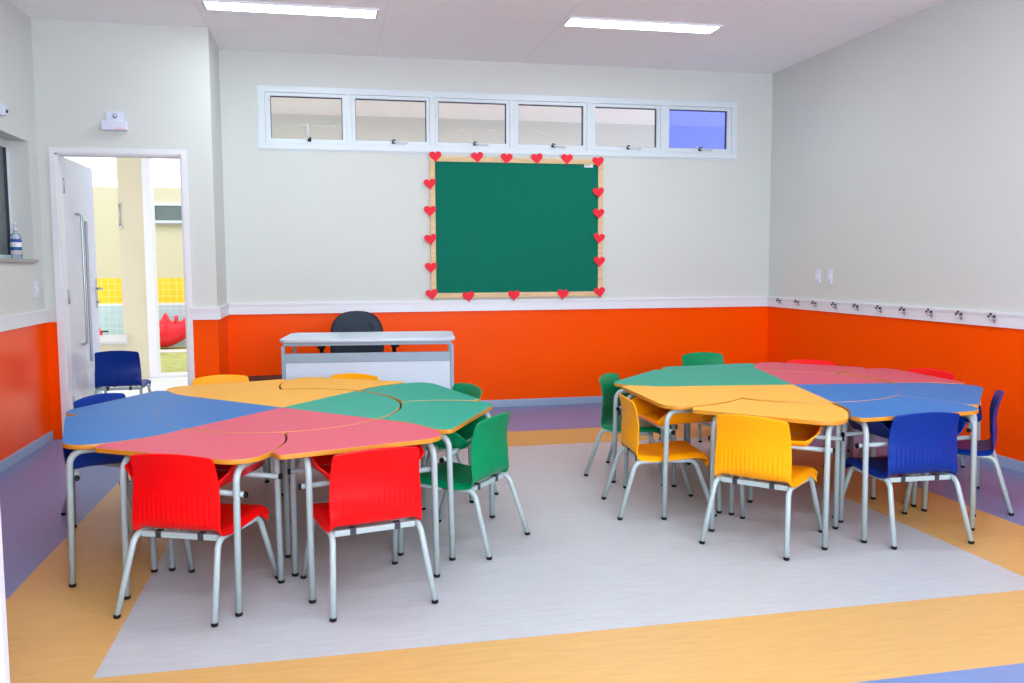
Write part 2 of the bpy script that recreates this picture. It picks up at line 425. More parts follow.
# window 2 on the left wall with a granite sill
w2 = bpy.data.objects.new('window_2', None); COL.objects.link(w2); w2['kind'] = 'structure'
def w2frame(bm):
    x0, x1 = XL - .17, XL - .125
    y0, y1, z0, z1 = WL
    box(bm, (x0, y0, z0), (x1, y1, z0 + .05)); box(bm, (x0, y0, z1 - .05), (x1, y1, z1))
    for yy in (y0, (y0 + y1) / 2 - .03, y1 - .06): box(bm, (x0, yy, z0 + .05), (x1, yy + .06, z1 - .05))
part('window_frame', M['alu'], w2, w2frame)
part('gasket', M['gasket'], w2, lambda bm: [box(bm, (XL - .16, y, WL[2] + .05), (XL - .124, y + .008, WL[3] - .05)) for y in (WL[1] - .068, (WL[0] + WL[1]) / 2 + .03)])
part('pane', M['frost'], w2, lambda bm: box(bm, (XL - .15, WL[0] + .06, WL[2] + .05), (XL - .143, WL[1] - .06, WL[3] - .05)))
part('window_sill', M['granite'], w2, lambda bm: box(bm, (XL - .122, WL[0] - .02, WL[2] - .002), (XL + .022, WL[1] + .02, WL[2] + .02), 0, .003))

# ------------------------------------------------------------------ ceiling lights
def ceiling_light(x0, x1, y0, y1, label):
    cx, cy = (x0 + x1) / 2, (y0 + y1) / 2
    t = thing('ceiling_light', label, 'ceiling light', (cx, cy, H), 0, 'recessed ceiling light panels')
    a, b = (x1 - x0) / 2, (y1 - y0) / 2
    def fr(bm):
        f = .02
        box(bm, (-a - f, -b - f, -.012), (a + f, -b, 0)); box(bm, (-a - f, b, -.012), (a + f, b + f, 0))
        box(bm, (-a - f, -b, -.012), (-a, b, 0)); box(bm, (a, -b, -.012), (a + f, b, 0))
    part('frame', M['white'], t, fr)
    part('diffuser', M['panel'], t, lambda bm: box(bm, (-a, -b, -.006), (a, b, -.001)))
ceiling_light(.06, 1.18, -1.36, -1.18, 'long white lit ceiling panel at the top left of the room')
ceiling_light(2.54, 3.67, -1.43, -1.25, 'long white lit ceiling panel above the green board')
for y in (-3.7, -6.1):
    ceiling_light(.06, 1.18, y - .09, y + .09, 'lit ceiling panel over the left side, %s' % ('middle row' if y > -5 else 'front row'))
    ceiling_light(2.54, 3.67, y - .09, y + .09, 'lit ceiling panel over the right side, %s' % ('middle row' if y > -5 else 'front row'))

# ------------------------------------------------------------------ student chair
FEET = .240; HW = .192
PROF = [(.198, .266), (.208, .280), (.204, .299), (.182, .309), (.12, .309), (.03, .301), (-.05, .297), (-.10, .298), (-.135, .306), (-.158, .325),
        (-.170, .355), (-.172, .40), (-.169, .45), (-.172, .50), (-.182, .55), (-.196, .594)]
def cr(pts, n):
    """Catmull-Rom resample"""
    out = []
    for i in range(len(pts) - 1):
        p0 = pts[max(i - 1, 0)]; p1 = pts[i]; p2 = pts[i + 1]; p3 = pts[min(i + 2, len(pts) - 1)]
        for k in range(n):
            t = k / n
            out.append(tuple(.5 * (2 * b + (c - a) * t + (2 * a - 5 * b + 4 * c - d) * t * t + (3 * b - a - 3 * c + d) * t ** 3) for a, b, c, d in zip(p0, p1, p2, p3)))
    out.append(tuple(pts[-1])); return out
def shell(bm):
    pr = cr(PROF, 4); n = len(pr); NU = 96
    grid = []
    for j, (x, z) in enumerate(pr):
        a = pr[max(j - 1, 0)]; b = pr[min(j + 1, n - 1)]
        tx, tz = b[0] - a[0], b[1] - a[1]; L = math.hypot(tx, tz); nx, nz = tz / L, -tx / L   # points to the rear / below
        if z > .42: hw = .174 - .010 * (z - .42) / .17
        elif x > -.1: hw = .176 + .004 * max(0, (x + .1) / .3)
        else: hw = .175
        if z > .578 and x < 0: hw -= .006 * ((z - .578) / .013) ** 2
        if x > .19: hw -= .02 * ((x - .19) / .03) ** 2
        row = []
        for i in range(NU + 1):
            u = -1 + 2 * i / NU
            y = u * hw; e = max(0, (abs(u) - .8) / .2)
            dx, dz = 0, 0
            back = min(1, max(0, (z - .31) / .06)) if x < -.1 else 0
            # backrest wraps a little forward at the sides, its top edge is arched
            dx += back * (.022 * u * u)
            if x < -.1 and z > .5: dz -= .014 * u * u * ((z - .5) / .1)
            # seat edges roll down over the frame
            dz -= (1 - back) * .020 * e * e
            if back == 0: dz += .004 * u * u
            # vertical ribs on the lower back
            rw = 0
            if x < -.1 and .308 < z < .44:
                rw = math.sin(PI * (z - .308) / .132) ** .7
            rib = .0013 * rw * math.cos(u * PI * 17) * (1 if abs(u) < .82 else max(0, 1 - (abs(u) - .82) / .05))
            row.append(bm.verts.new((x + dx - abs(nx) * rib * (1 if nx < 0 else 1), y, z + dz - abs(nz) * rib * .3)))
        grid.append(row)
    fs = []
    for a, b in zip(grid, grid[1:]):
        for i in range(NU): fs.append(bm.faces.new((a[i], a[i + 1], b[i + 1], b[i])))
    bmesh.ops.recalc_face_normals(bm, faces=bm.faces)
    bmesh.ops.solidify(bm, geom=bm.faces[:], thickness=.006)
    for f in bm.faces: f.smooth = True
ZF = .283
def chair_leg(bm, sx, sy):
    # half of a side frame: foot -> shoulder -> middle of the seat rail
    p = bent([(sx * FEET, sy * HW, .012), (sx * .150 - .005, sy * .166, ZF), (0.0, sy * .166, ZF)], .05, 7)
    tube(bm, p, .0115, 12)
def foot(bm, x, y, r):
    lathe(bm, [(r * .6, 0), (r * .92, .003), (r * .96, .011), (r * .92, .014)], (x, y, 0), 14)
def make_chair(color, label, loc, rot, group):
    t = thing('student_chair', label, 'chair', loc, rot, group)
    part('seat_shell', M['pl_' + color], t, shell)
    for sx in (1, -1):
        for sy in (1, -1):
            lg = part('leg', M['metal'], t, lambda bm: chair_leg(bm, sx, sy))
            bm = bmesh.new(); foot(bm, sx * FEET, sy * HW, .0135); obj('foot_cap', bm, M['black'], lg)
    for x in (.10, -.125):
        z = ZF - .001
        cb = part('crossbar', M['metal'], t, lambda bm: box(bm, (x - .010, -.155, z - .012), (x + .010, .155, z + .010), 0, .004))
        for sy in (1, -1):
            bm = bmesh.new(); box(bm, (x - .0125, sy * .085 - .011, z - .0135), (x + .0125, sy * .085 + .011, z + .015), 0, .002); obj('clamp', bm, M['darkgrey'], cb)
    return t

# ------------------------------------------------------------------ wedge tables round a round middle table
TZ, TT = .572, .018
def bnd(r):   # wavy side edge: angle offset in degrees at radius r
    pts = [(.60, 3.0), (.66, 3.4), (.72, 3.6), (.80, 3.1), (.86, 2.0), (.92, .6), (.98, -.6), (1.04, -1.6)]
    if r <= pts[0][0]: return pts[0][1]
    for (a, x), (b, y) in zip(pts, pts[1:]):
        if r <= b: return x + (y - x) * (r - a) / (b - a)
    return pts[-1][1]
def pol(a, r): return (r * math.cos(R(a)), r * math.sin(R(a)))
NA, ND = 15.0, 1.003      # outer edge: normal direction and distance
def edge_r(a): return ND / math.cos(R(a - NA))
RI = .607
def wedge_outline():
    g = .001
    out = []
    # start side going outwards
    k = 9
    for i in range(k + 1):
        r = RI + (.975 - RI) * i / k; out.append(pol(bnd(r) + math.degrees(g / r), r))
    # small rounded start corner, straight outer edge, big rounded end corner
    c0 = Vector((*pol(.6, .985), 0)); c1 = Vector((*pol(1.0, edge_r(1.0)), 0)); c2 = Vector((*pol(40.6, edge_r(40.6)), 0)); c3 = Vector((*pol(43.6, 1.0), 0))
    out += [tuple(v[:2]) for v in arc(c0 - (c1 - c0) * .2, c1, c2, .022, 5)]
    out += [tuple(v[:2]) for v in arc(c1, c2, c3, .11, 9)]
    for i in range(k + 1):
        r = .985 - (.985 - RI) * i / k; out.append(pol(45 + bnd(r) - math.degrees(g / r), r))
    # inner arc back
    a1, a0 = 45 + bnd(RI), bnd(RI)
    while out and math.hypot(*out[-1]) < RI + .045: out.pop()
    e0 = Vector((*out[-1], 0)); e1 = Vector((*pol(a1, RI), 0)); e2 = Vector((*pol(a1 - 6, RI), 0))
    out += [tuple(v[:2]) for v in arc(e0, e1, e2, .030, 7)]
    for i in range(2, 12): out.append(pol(a1 + (a0 - a1) * i / 12, RI))
    # drop near-duplicate points
    res = []
    for p in out:
        if not res or math.hypot(p[0] - res[-1][0], p[1] - res[-1][1]) > .003: res.append(p)
    return res
OUT = wedge_outline()
def wl(a, r, z): x, y = pol(a, r); return Vector((x, y, z))
LEGS = [((7.5, 1.0), (7, .73)), ((38, 1.062), (45.5, .79))]   # (outer, inner) for start side and end side
def table_leg(bm, p, q):
    """outer/inner leg p bending under the top towards q; runs to the middle of the rail"""
    P0 = wl(*p, .014); T = wl(*p, TZ - TT - .015); Q = wl(*q, TZ - TT - .015)
    d = (T.xy - Q.xy).normalized() * .012
    P0 = Vector((P0.x + d.x, P0.y + d.y, .014))
    tube(bm, bent([P0, T, (T + Q) / 2], .055, 7), .0135, 12)
def tray(bm):
    # coloured book tray: floor, sloping ends, tall rear, low front lip; open to the sitter
    z0, z1 = .452, .545
    prof = [(-.255, z1), (-.195, z0), (.195, z0), (.255, z1)]
    rows = []
    for (v, dz) in ((-.17, .07), (-.155, .0), (-.05, 0), (.10, 0), (.150, -.006), (.172, .004), (.185, .022)):
        row = []
        n = 14
        pts = cr([(-.235, z1), (-.210, z0 + .05), (-.180, z0 + .008), (-.14, z0), (0, z0 - .002), (.14, z0), (.180, z0 + .008), (.210, z0 + .05), (.235, z1)], 3)
        for (u, z) in pts:
            e = min(1, max(0, (z - z0) / (z1 - z0)))
            f = 0.0 if v < .12 else (v - .12) / .065
            row.append(bm.verts.new((v - .02 * f * e, u, z + dz * (1 - e) - .030 * f * e)))
        rows.append(row)
    for a, b in zip(rows, rows[1:]):
        for i in range(len(a) - 1): bm.faces.new((a[i], a[i + 1], b[i + 1], b[i]))
    bmesh.ops.recalc_face_normals(bm, faces=bm.faces)
    bmesh.ops.solidify(bm, geom=bm.faces[:], thickness=.005)
    for f in bm.faces: f.smooth = True
    bmesh.ops.rotate(bm, verts=bm.verts, cent=(0, 0, 0), matrix=Matrix.Rotation(R(18), 3, 'Z'))
    c = pol(24.0, .83); bmesh.ops.translate(bm, verts=bm.verts, vec=(c[0], c[1], 0))
OVAL = (.935, 1.075)
def oval(root):
    rz = root.rotation_euler.z; ax = R(3) if root.location.x < 2 else R(-30)
    m = Matrix.Rotation(ax - rz, 4, 'Z') @ Matrix.Diagonal((OVAL[0], OVAL[1], 1, 1)) @ Matrix.Rotation(rz - ax, 4, 'Z')
    for ch in children_of(root):
        for o in [ch] + children_of(ch): o.data.transform(m)
def make_table(color, label, c, rot, shift=0.0, lg4=(7.5, 5, 38, 45.5)):
    LEGS = [((lg4[0], 1.0), (lg4[1], .73)), ((lg4[2], 1.062), (lg4[3], .79))]
    d = R(rot + 22.5)
    t = thing('wedge_table', label, 'table', (c[0] + shift * math.cos(d), c[1] + shift * math.sin(d), 0), R(rot), 'coloured wedge tables of the two flower clusters')
    part('tabletop', [M['top_' + color], M['edge']], t, lambda bm: prism(bm, OUT, TZ - TT, TZ, 1, 0, .0012))
    for (o, i) in LEGS:
        for p, q in ((o, i), (i, o)):
            lg = part('leg', M['metal'], t, lambda bm: table_leg(bm, p, q))
            P0 = wl(*p, 0); T = wl(*q, 0); dd = (P0.xy - T.xy).normalized() * .012
            bm = bmesh.new(); foot(bm, P0.x + dd.x, P0.y + dd.y, .0155); obj('foot_cap', bm, M['black'], lg)
    for k, z in ((0, .437), (1, .442)):
        a = wl(*LEGS[0][k], z); b = wl(*LEGS[1][k], z); u = (b - a).normalized()
        r = .024 if k == 0 else -.024
        off = Vector((a + b) / 2).xy.normalized() * -r
        a2 = a - u * .022 + Vector((off.x, off.y, 0)); b2 = b + u * .022 + Vector((off.x, off.y, 0))
        cb = part('crossbar', M['metal'], t, lambda bm: tube(bm, [a2, b2], .0105, 10))
        for s, e in ((a2, -u), (b2, u)):
            bm = bmesh.new(); tube(bm, [s + e * .001, s + e * .009], .0118, 10); obj('end_cap', bm, M['black'], cb)
    part('book_tray', M['pl_' + color], t, tray)
    oval(t)
    return t
ORDER = ['yellow', 'yellow', 'blue', 'blue', 'red', 'red', 'green', 'green']
def make_centre(label, c, rot):
    t = thing('round_table', label, 'table', (c[0], c[1], 0), R(rot))
    def top(bm):
        rr = RI - .0012; n = 128
        z0, z1 = TZ - TT, TZ
        ct = bm.verts.new((0, 0, z1)); cb_ = bm.verts.new((0, 0, z0))
        rings = {}
        for nm, r, z in (('t', rr - .0012, z1), ('a', rr, z1 - .0015), ('b', rr, z0 + .003), ('u', rr - .003, z0)):
            rings[nm] = [bm.verts.new((r * math.cos(2 * PI * k / n), r * math.sin(2 * PI * k / n), z)) for k in range(n)]
        for k in range(n):
            k2 = (k + 1) % n
            f = bm.faces.new((ct, rings['t'][k], rings['t'][k2])); f.material_index = (k * 4 // n)
            bm.faces.new((cb_, rings['u'][k2], rings['u'][k])).material_index = 4
            for a, b in (('t', 'a'), ('a', 'b'), ('b', 'u')):
                f = bm.faces.new((rings[a][k], rings[b][k], rings[b][k2], rings[a][k2])); f.material_index = 4; f.smooth = True
    part('tabletop', [M['top_yellow'], M['top_blue'], M['top_red'], M['top_green'], M['edge']], t, top)
    for k in range(4):
        a = 45 + 90 * k
        lg = part('leg', M['metal'], t, lambda bm: tube(bm, bent([wl(a, .50, .014), wl(a, .48, TZ - TT - .015), wl(a, .012, TZ - TT - .015)], .06, 7), .0135, 12))
        p = pol(a, .50); bm = bmesh.new(); foot(bm, p[0], p[1], .0155); obj('foot_cap', bm, M['black'], lg)
    oval(t)
    return t

LC = (.577, -3.215); LROT = 45.5
RC = (3.384, -3.068); RROT = 166.2
llab = ['yellow wedge table of the left cluster nearest the grey teacher desk', 'yellow wedge table of the left cluster on the side of the doorway',
        'blue wedge table of the left cluster, the rear of the two blue ones', 'blue wedge table at the near left corner of the left cluster',
        'left one of the two pink-red wedge tables in front of the left cluster', 'right one of the two pink-red wedge tables in front of the left cluster',
        'green wedge table at the right tip of the left cluster, the nearer green one', 'green wedge table at the back right of the left cluster, the farther green one']
rlab = ['yellow wedge table at the left end of the right cluster', 'yellow wedge table at the front of the right cluster with a bulging rounded corner',
        'blue wedge table at the front right of the right cluster behind the blue chair back', 'blue wedge table at the far right tip of the right cluster',
        'pink-red wedge table at the right rear of the right cluster', 'pink-red wedge table at the back of the right cluster near the orange wall',
        'green wedge table at the back of the right cluster in front of the green chair', 'green wedge table at the left rear of the right cluster beside the yellow one']
D4 = (7.5, 5, 38, 45.5)
rfirst = [(4.5, 4.5, 38, 45.5), D4, (3.3, 3.8, 38, 45.5), (5, 4, 38, 45.5), (6, 5, 38, 45.5), (6, 5, 38, 45.5), (6, 5, 38, 45.5), (6, 5, 43, 47.8)]
lfirst = [D4, D4, (6, 4, 38, 45.5), D4, (9, 5, 38, 45.5), (7.5, 5, 38, 43.0), (3.0, .5, 38, 45.5), D4]
lsh = [.02, .0, .0, .0, .01, .01, .01, .02]
rsh = [.0, .05, .01, .0, .03, .01, 0, 0]
for i in range(8):
    make_table(ORDER[i], llab[i], LC, LROT + 45 * i, lsh[i], lfirst[i])
    make_table(ORDER[i], rlab[i], RC, RROT + 45 * i, rsh[i], rfirst[i])
make_centre('round four-coloured table in the middle of the left cluster', LC, LROT + 3.3)
make_centre('round four-coloured table in the middle of the right cluster', RC, RROT + 3.3)

# chairs: (colour, x, y, facing degrees, label)
LG, RG = 'chairs pushed up to the left table cluster', 'chairs pushed up to the right table cluster'
chairs = [
    ('red', .310, -4.153, 66.3, 'red plastic chair at the front left of the left cluster', LG),
    ('red', .926, -4.219, 103.5, 'red plastic chair at the front right of the left cluster', LG),
    ('green', 1.385, -3.675, 141.8, 'green plastic chair at the right of the left cluster, back and seat both in view', LG),
    ('green', 1.40, -2.83, 199, 'green plastic chair of the left cluster with only its rounded back top showing', LG),
    ('yellow', .875, -2.28, 240, 'yellow plastic chair top peeking over the table in front of the teacher desk', LG),
    ('yellow', .197, -2.17, 283, 'yellow plastic chair top peeking over the table near the doorway', LG),
    ('blue', -.225, -2.80, 326, 'blue plastic chair pushed under the rear blue table of the left cluster', LG),
    ('blue', -.840, .05, 90, 'dark blue plastic chair standing alone beyond the open doorway', 'single chair by the door'),
    ('yellow', 2.452, -3.372, -6.0, 'yellow plastic chair seen side-on at the left end of the right cluster', RG),
    ('yellow', 2.737, -3.96, 41.7, 'yellow plastic chair with its ribbed back facing the camera, right cluster', RG),
    ('blue', 3.418, -4.00, 88.6, 'blue plastic chair with its ribbed back facing the camera, right cluster', RG),
    ('blue', 4.045, -3.605, 141.7, 'blue plastic chair at the far right end of the right cluster', RG),
    ('green', 3.56, -1.62, 270, 'green plastic chair behind the right cluster against the orange wall', RG),
    ('green', 2.600, -2.630, 322, 'green plastic chair at the left rear of the right cluster behind the yellow chair', RG),
    ('red', 3.955, -2.235, 228, 'red plastic chair behind the right cluster, only a sliver of its top showing', RG),
    ('red', 4.33, -2.83, 195, 'red plastic chair at the right rear of the right cluster near the right wall', RG),
]
protos = {}
for c, x, y, a, lab, grp in chairs:
    if c not in protos:
        protos[c] = make_chair(c, lab, (x, y, 0), R(a), grp)
    else:
        dup(protos[c], (x, y, 0), R(a), lab, grp)

# ------------------------------------------------------------------ teacher desk
td = thing('teacher_desk', 'pale grey teacher desk with steel legs and white front panel behind the left cluster', 'desk', (1.09, -1.53, 0), R(-6.0))
DW, DD, DH = .568, .300, .785
def dtop(bm):
    c = .05
    o = [(-DW + c, -DD), (DW - c, -DD), (DW, -DD + c), (DW, DD - c), (DW - c, DD), (-DW + c, DD), (-DW, DD - c), (-DW, -DD + c)]
    prism(bm, o, DH - .022, DH, 0, 0, .004)
part('desktop', M['desk'], td, dtop)
def apron(bm):
    z0, z1 = DH - .045, DH - .0225
    x, y = DW - .025, DD - .035
    box(bm, (-x, -y - .015, z0), (x, -y + .005, z1), 0, .003); box(bm, (-x, y - .015, z0), (x, y + .005, z1), 0, .003)
    box(bm, (-x, -y + .005, z0), (-x + .02, y - .015, z1)); box(bm, (x - .02, -y + .005, z0), (x, y - .015, z1))
part('apron', M['deskmetal'], td, apron)
for sx in (-1, 1):
    for sy in (-1, 1):
        x, y = sx * (DW - .022), sy * (DD - .042)
        lg = part('leg', M['deskmetal'], td, lambda bm: box(bm, (x - .011, y - .015, .012), (x + .011, y + .015, DH - .045), 0, .005))
        bm = bmesh.new(); box(bm, (x - .018, y - .020, 0), (x + .018, y + .020, .014), 0, .002); obj('foot_cap', bm, M['black'], lg)
yf = -DD + .045
pn = part('front_panel', M['desk'], td, lambda bm: box(bm, (-DW + .035, yf - .008, .25), (DW - .035, yf + .008, .635), 0, .002))
bm = bmesh.new(); box(bm, (-DW + .033, yf - .014, .630), (DW - .033, yf + .014, .690), 0, .004); obj('top_rail', bm, M['deskmetal'], pn)
bm = bmesh.new(); box(bm, (-DW + .033, yf - .014, .225), (DW - .033, yf + .014, .255), 0, .004); obj('bottom_rail', bm, M['deskmetal'], pn)

# ------------------------------------------------------------------ office chair behind the desk
oc = thing('office_chair', 'dark blue-black swivel chair with rounded back behind the teacher desk', 'chair', (1.025, -.95, 0), R(270))
# local +x is the sitter's front (towards the desk)
def oback(bm):
    o = []
    n = 40
    for k in range(n):
        a = 2 * PI * k / n; ca, sa = math.cos(a), math.sin(a)
        sx_ = math.copysign(abs(ca) ** .75, ca); sy_ = math.copysign(abs(sa) ** .75, sa)
        o.append((sx_ * .198, sy_ * .19))
    layers = [(-.020, .94), (-.012, 1.0), (.004, 1.0), (.018, .93), (.026, .75)]
    rings = []
    for d, s in layers:
        rings.append([bm.verts.new((d - .16 + .03 * (u / .2) ** 2, u * s, .681 + v * s * 1.19)) for u, v in o])
    for a, b in zip(rings, rings[1:]):
        for k in range(n):
            f = bm.faces.new((a[k], a[(k + 1) % n], b[(k + 1) % n], b[k])); f.smooth = True
    bm.faces.new(rings[0][::-1]); bm.faces.new(rings[-1])
bk = part('backrest', M['office'], oc, oback)
def obshell(bm):
    n = 40; rings = []
    for d, s in ((-.034, .90), (-.028, 1.0), (-.012, 1.03), (-.006, 1.03)):
        rings.append([bm.verts.new((d - .16 + .03 * (math.copysign(abs(math.cos(2 * PI * k / n)) ** .75, math.cos(2 * PI * k / n)) * .99) ** 2,
                                     math.copysign(abs(math.cos(2 * PI * k / n)) ** .75, math.cos(2 * PI * k / n)) * .198 * s,
                                     .681 + 1.19 * math.copysign(abs(math.sin(2 * PI * k / n)) ** .75, math.sin(2 * PI * k / n)) * .19 * s)) for k in range(n)])
    for a, b in zip(rings, rings[1:]):
        for k in range(n): bm.faces.new((a[k], a[(k + 1) % n], b[(k + 1) % n], b[k])).smooth = True
    bm.faces.new(rings[0][::-1]); bm.faces.new(rings[-1])
bm = bmesh.new(); obshell(bm); obj('back_shell', bm, M['black'], bk)
def oseat(bm):
    n = 36; rings = []
    for z, s in ((.43, .9), (.44, 1), (.475, 1), (.49, .93), (.494, .75)):
        rings.append([bm.verts.new((.06 + .22 * s * math.copysign(abs(math.cos(2 * PI * k / n)) ** .6, math.cos(2 * PI * k / n)),
                                     .225 * s * math.copysign(abs(math.sin(2 * PI * k / n)) ** .6, math.sin(2 * PI * k / n)), z)) for k in range(n)])
    for a, b in zip(rings, rings[1:]):
        for k in range(n): bm.faces.new((a[k], a[(k + 1) % n], b[(k + 1) % n], b[k])).smooth = True
    bm.faces.new(rings[0][::-1]); bm.faces.new(rings[-1])
part('seat', M['office'], oc, oseat)
part('back_support', M['black'], oc, lambda bm: tube(bm, bent([(.05, 0, .42), (-.20, 0, .42), (-.20, 0, .66)], .05), .018, 10))
for s in (-1, 1):
    ar = part('armrest', M['black'], oc, lambda bm: tube(bm, bent([(.06, s * .16, .425), (.06, s * .265, .425), (.06, s * .265, .66)], .04), .016, 10))
    bm = bmesh.new(); box(bm, (-.05, s * .265 - .03, .66), (.18, s * .265 + .03, .682), 0, .008); obj('arm_pad', bm, M['black'], ar)
part('gas_lift', M['black'], oc, lambda bm: lathe(bm, [(.028, .09), (.028, .25), (.018, .252), (.018, .42), (.07, .425), (.07, .432)]))
def star(bm):
    for k in range(5):
        a = 2 * PI * k / 5 + .3
        tube(bm, [(.02 * math.cos(a), .02 * math.sin(a), .11), (.27 * math.cos(a), .27 * math.sin(a), .075)], [.022, .014], 8)
st = part('star_base', M['black'], oc, star)
for k in range(5):
    a = 2 * PI * k / 5 + .3
    bm = bmesh.new(); lathe(bm, [(.012, -.022), (.026, -.018), (.028, 0), (.026, .018), (.012, .022)], (.27 * math.cos(a), .27 * math.sin(a), .028), 16, 0, 'Y')
    box(bm, (.27 * math.cos(a) - .01, .27 * math.sin(a) - .01, .045), (.27 * math.cos(a) + .01, .27 * math.sin(a) + .01, .075))
    obj('caster', bm, M['black'], st)

# low black box left of the desk
bx = thing('storage_box', 'low black box on the floor left of the teacher desk', 'box', (.29, -.75, 0), 0)
def tub(bm):
    w, d, h, t = .20, .13, .40, .006
    box(bm, (-w, -d, 0), (w, d, t)); box(bm, (-w, -d, t), (-w + t, d, h)); box(bm, (w - t, -d, t), (w, d, h))
    box(bm, (-w + t, -d, t), (w - t, -d + t, h)); box(bm, (-w + t, d - t, t), (w - t, d, h))
part('body', M['black'], bx, tub)
part('lid', M['black'], bx, lambda bm: box(bm, (-.215, -.145, .4005), (.215, .145, .418), 0, .006))

# ------------------------------------------------------------------ green board with hearts
bd = thing('notice_board', 'large green felt board in a pale wooden frame on the back wall', 'board', (2.462, 0, 1.58), 0)
bw, bh = 1.545 / 2, 1.212 / 2
def bframe(bm):
    f = .045; y0, y1 = -.030, -.001
    box(bm, (-bw, y0, -bh), (bw, y1, -bh + f), 0, .003); box(bm, (-bw, y0, bh - f), (bw, y1, bh), 0, .003)
    box(bm, (-bw, y0, -bh + f), (-bw + f, y1, bh - f), 0, .003); box(bm, (bw - f, y0, -bh + f), (bw, y1, bh - f), 0, .003)
part('frame', M['wood'], bd, bframe)
part('felt_panel', M['felt'], bd, lambda bm: box(bm, (-bw + .044, -.018, -bh + .044), (bw - .044, -.004, bh - .044)))
part('small_label', [M['white'], M['darkgrey']], bd, lambda bm: (box(bm, (.600, -.0215, .535), (.680, -.0185, .562), 0), [box(bm, (.607 + k * .012, -.0222, .546), (.613 + k * .012, -.0215, .553), 1) for k in range(4)]))
def heart(bm, s=.052, t=.008):
    o = []
    n = 36
    for k in range(n):
        a = 2 * PI * k / n
        x = 16 * math.sin(a) ** 3; z = 13 * math.cos(a) - 5 * math.cos(2 * a) - 2 * math.cos(3 * a) - math.cos(4 * a)
        o.append((x / 16 * s, (z + 2.5) / 16 * s))
    fr = [bm.verts.new((x, -t, z)) for x, z in o]; bk_ = [bm.verts.new((x, 0, z)) for x, z in o]
    bm.faces.new(fr); bm.faces.new(bk_[::-1])
    for k in range(n): bm.faces.new((fr[k], bk_[k], bk_[(k + 1) % n], fr[(k + 1) % n]))
hb = bmesh.new(); heart(hb)
h0 = None
hp = [(1.739, 2.177, 'red heart on the top left corner of the green board'), (2.102, 2.179, 'second red heart from the left along the top edge of the board'),
      (2.358, 2.173, 'third red heart from the left along the top edge of the board'), (2.629, 2.178, 'fourth red heart from the left along the top edge of the board'),
      (2.901, 2.179, 'fifth red heart along the top edge of the board, left of the small label'), (3.185, 2.160, 'red heart on the top right corner of the green board'),
      (1.690, 1.945, 'uppermost red heart on the left edge of the board below the corner one'), (1.687, 1.717, 'second red heart down the left edge of the board'),
      (1.689, 1.476, 'third red heart down the left edge of the board'), (1.690, 1.235, 'lowest red heart on the left edge of the board above the corner one'),
      (1.695, 1.005, 'red heart on the bottom left corner of the green board'), (2.014, .982, 'leftmost of the three red hearts between the bottom corners'),
      (2.418, .988, 'middle of the three red hearts between the bottom corners'), (2.862, .992, 'rightmost of the three red hearts between the bottom corners'),
      (3.204, 1.008, 'red heart on the bottom right corner of the green board'), (3.190, 1.892, 'uppermost red heart on the right edge of the board below the corner one'),
      (3.191, 1.707, 'second red heart down the right edge of the board'), (3.196, 1.488, 'third red heart down the right edge of the board'),
      (3.200, 1.281, 'lowest red heart on the right edge of the board above the corner one')]
for x, z, lab in hp:
    if h0 is None:
        h0 = obj('heart_cutout', hb, M['paper']); o = h0
    else:
        o = h0.copy(); COL.objects.link(o)
    o.location = (x, -.0305, z); o.rotation_euler = (0, R(random.uniform(-9, 9)), 0)
    tag(o, lab, 'heart decoration', 'red hearts around the green board')

# ------------------------------------------------------------------ coat hooks on the right rail
names = ['first', 'second', 'third', 'fourth', 'fifth', 'sixth', 'seventh', 'eighth', 'ninth', 'tenth']
k0 = None
for i, y in enumerate([-.263, -.574, -.854, -1.151, -1.452, -1.741, -2.018, -2.304, -2.594, -2.882]):
    loc = (XR - .0165, y, .912)
    lab = '%s metal coat hook on the right wall rail, counted from the room corner' % names[i]
    if k0 is None:
        k0 = thing('coat_hook', lab, 'coat hook', loc, 0, 'coat hooks along the right wall rail')
        part('back_plate', M['steel'], k0, lambda bm: box(bm, (-.004, -.009, -.026), (0, .009, .026), 0, .002))
        def prongs(bm):
            for s in (-1, 1):
                tube(bm, bent([(-.004, s * .004, -.006), (-.022, s * .018, -.014), (-.027, s * .022, .010)], .008, 4), .0035, 8)
            tube(bm, bent([(-.004, 0, .010), (-.027, 0, .012), (-.031, 0, .026)], .008, 4), .0035, 8)
        pr_ = part('prong', M['steel'], k0, prongs)
        bm = bmesh.new()
        for s in (-1, 1): bmesh.ops.create_uvsphere(bm, u_segments=12, v_segments=8, radius=.0075, matrix=Matrix.Translation((-.027, s * .022, .012)))
        bmesh.ops.create_uvsphere(bm, u_segments=12, v_segments=8, radius=.0075, matrix=Matrix.Translation((-.031, 0, .028)))
        obj('ball_tip', bm, M['black'], pr_)
    else:
        dup(k0, loc, 0, lab, 'coat hooks along the right wall rail')

# ------------------------------------------------------------------ wall plates, emergency light, sensor, bottle
def plate(name, lab, cat, loc, nx, h=.115, w=.07, rocker=True):
    t = thing(name, lab, cat, loc, 0)
    part('cover', M['lightblue'], t, lambda bm: box(bm, (min(0, nx * .008), -w / 2, -h / 2), (max(0, nx * .008), w / 2, h / 2), 0, .003))
    a, b = sorted((nx * .008, nx * .012))
    part('rocker', M['white'], t, lambda bm: box(bm, (a, -w / 5, -h / 5), (b, w / 5, h / 5), 0, .001))
plate('wall_switch', 'pale wall switch plate on the right wall, the one nearer the corner', 'switch', (XR, -.844, 1.152), -1)
plate('wall_switch', 'pale wall switch plate on the right wall, the one farther from the corner', 'switch', (XR, -1.024, 1.150), -1)
plate('wall_switch', 'pale switch plate on the left wall below the granite sill', 'switch', (XL, -.845, 1.10), 1)

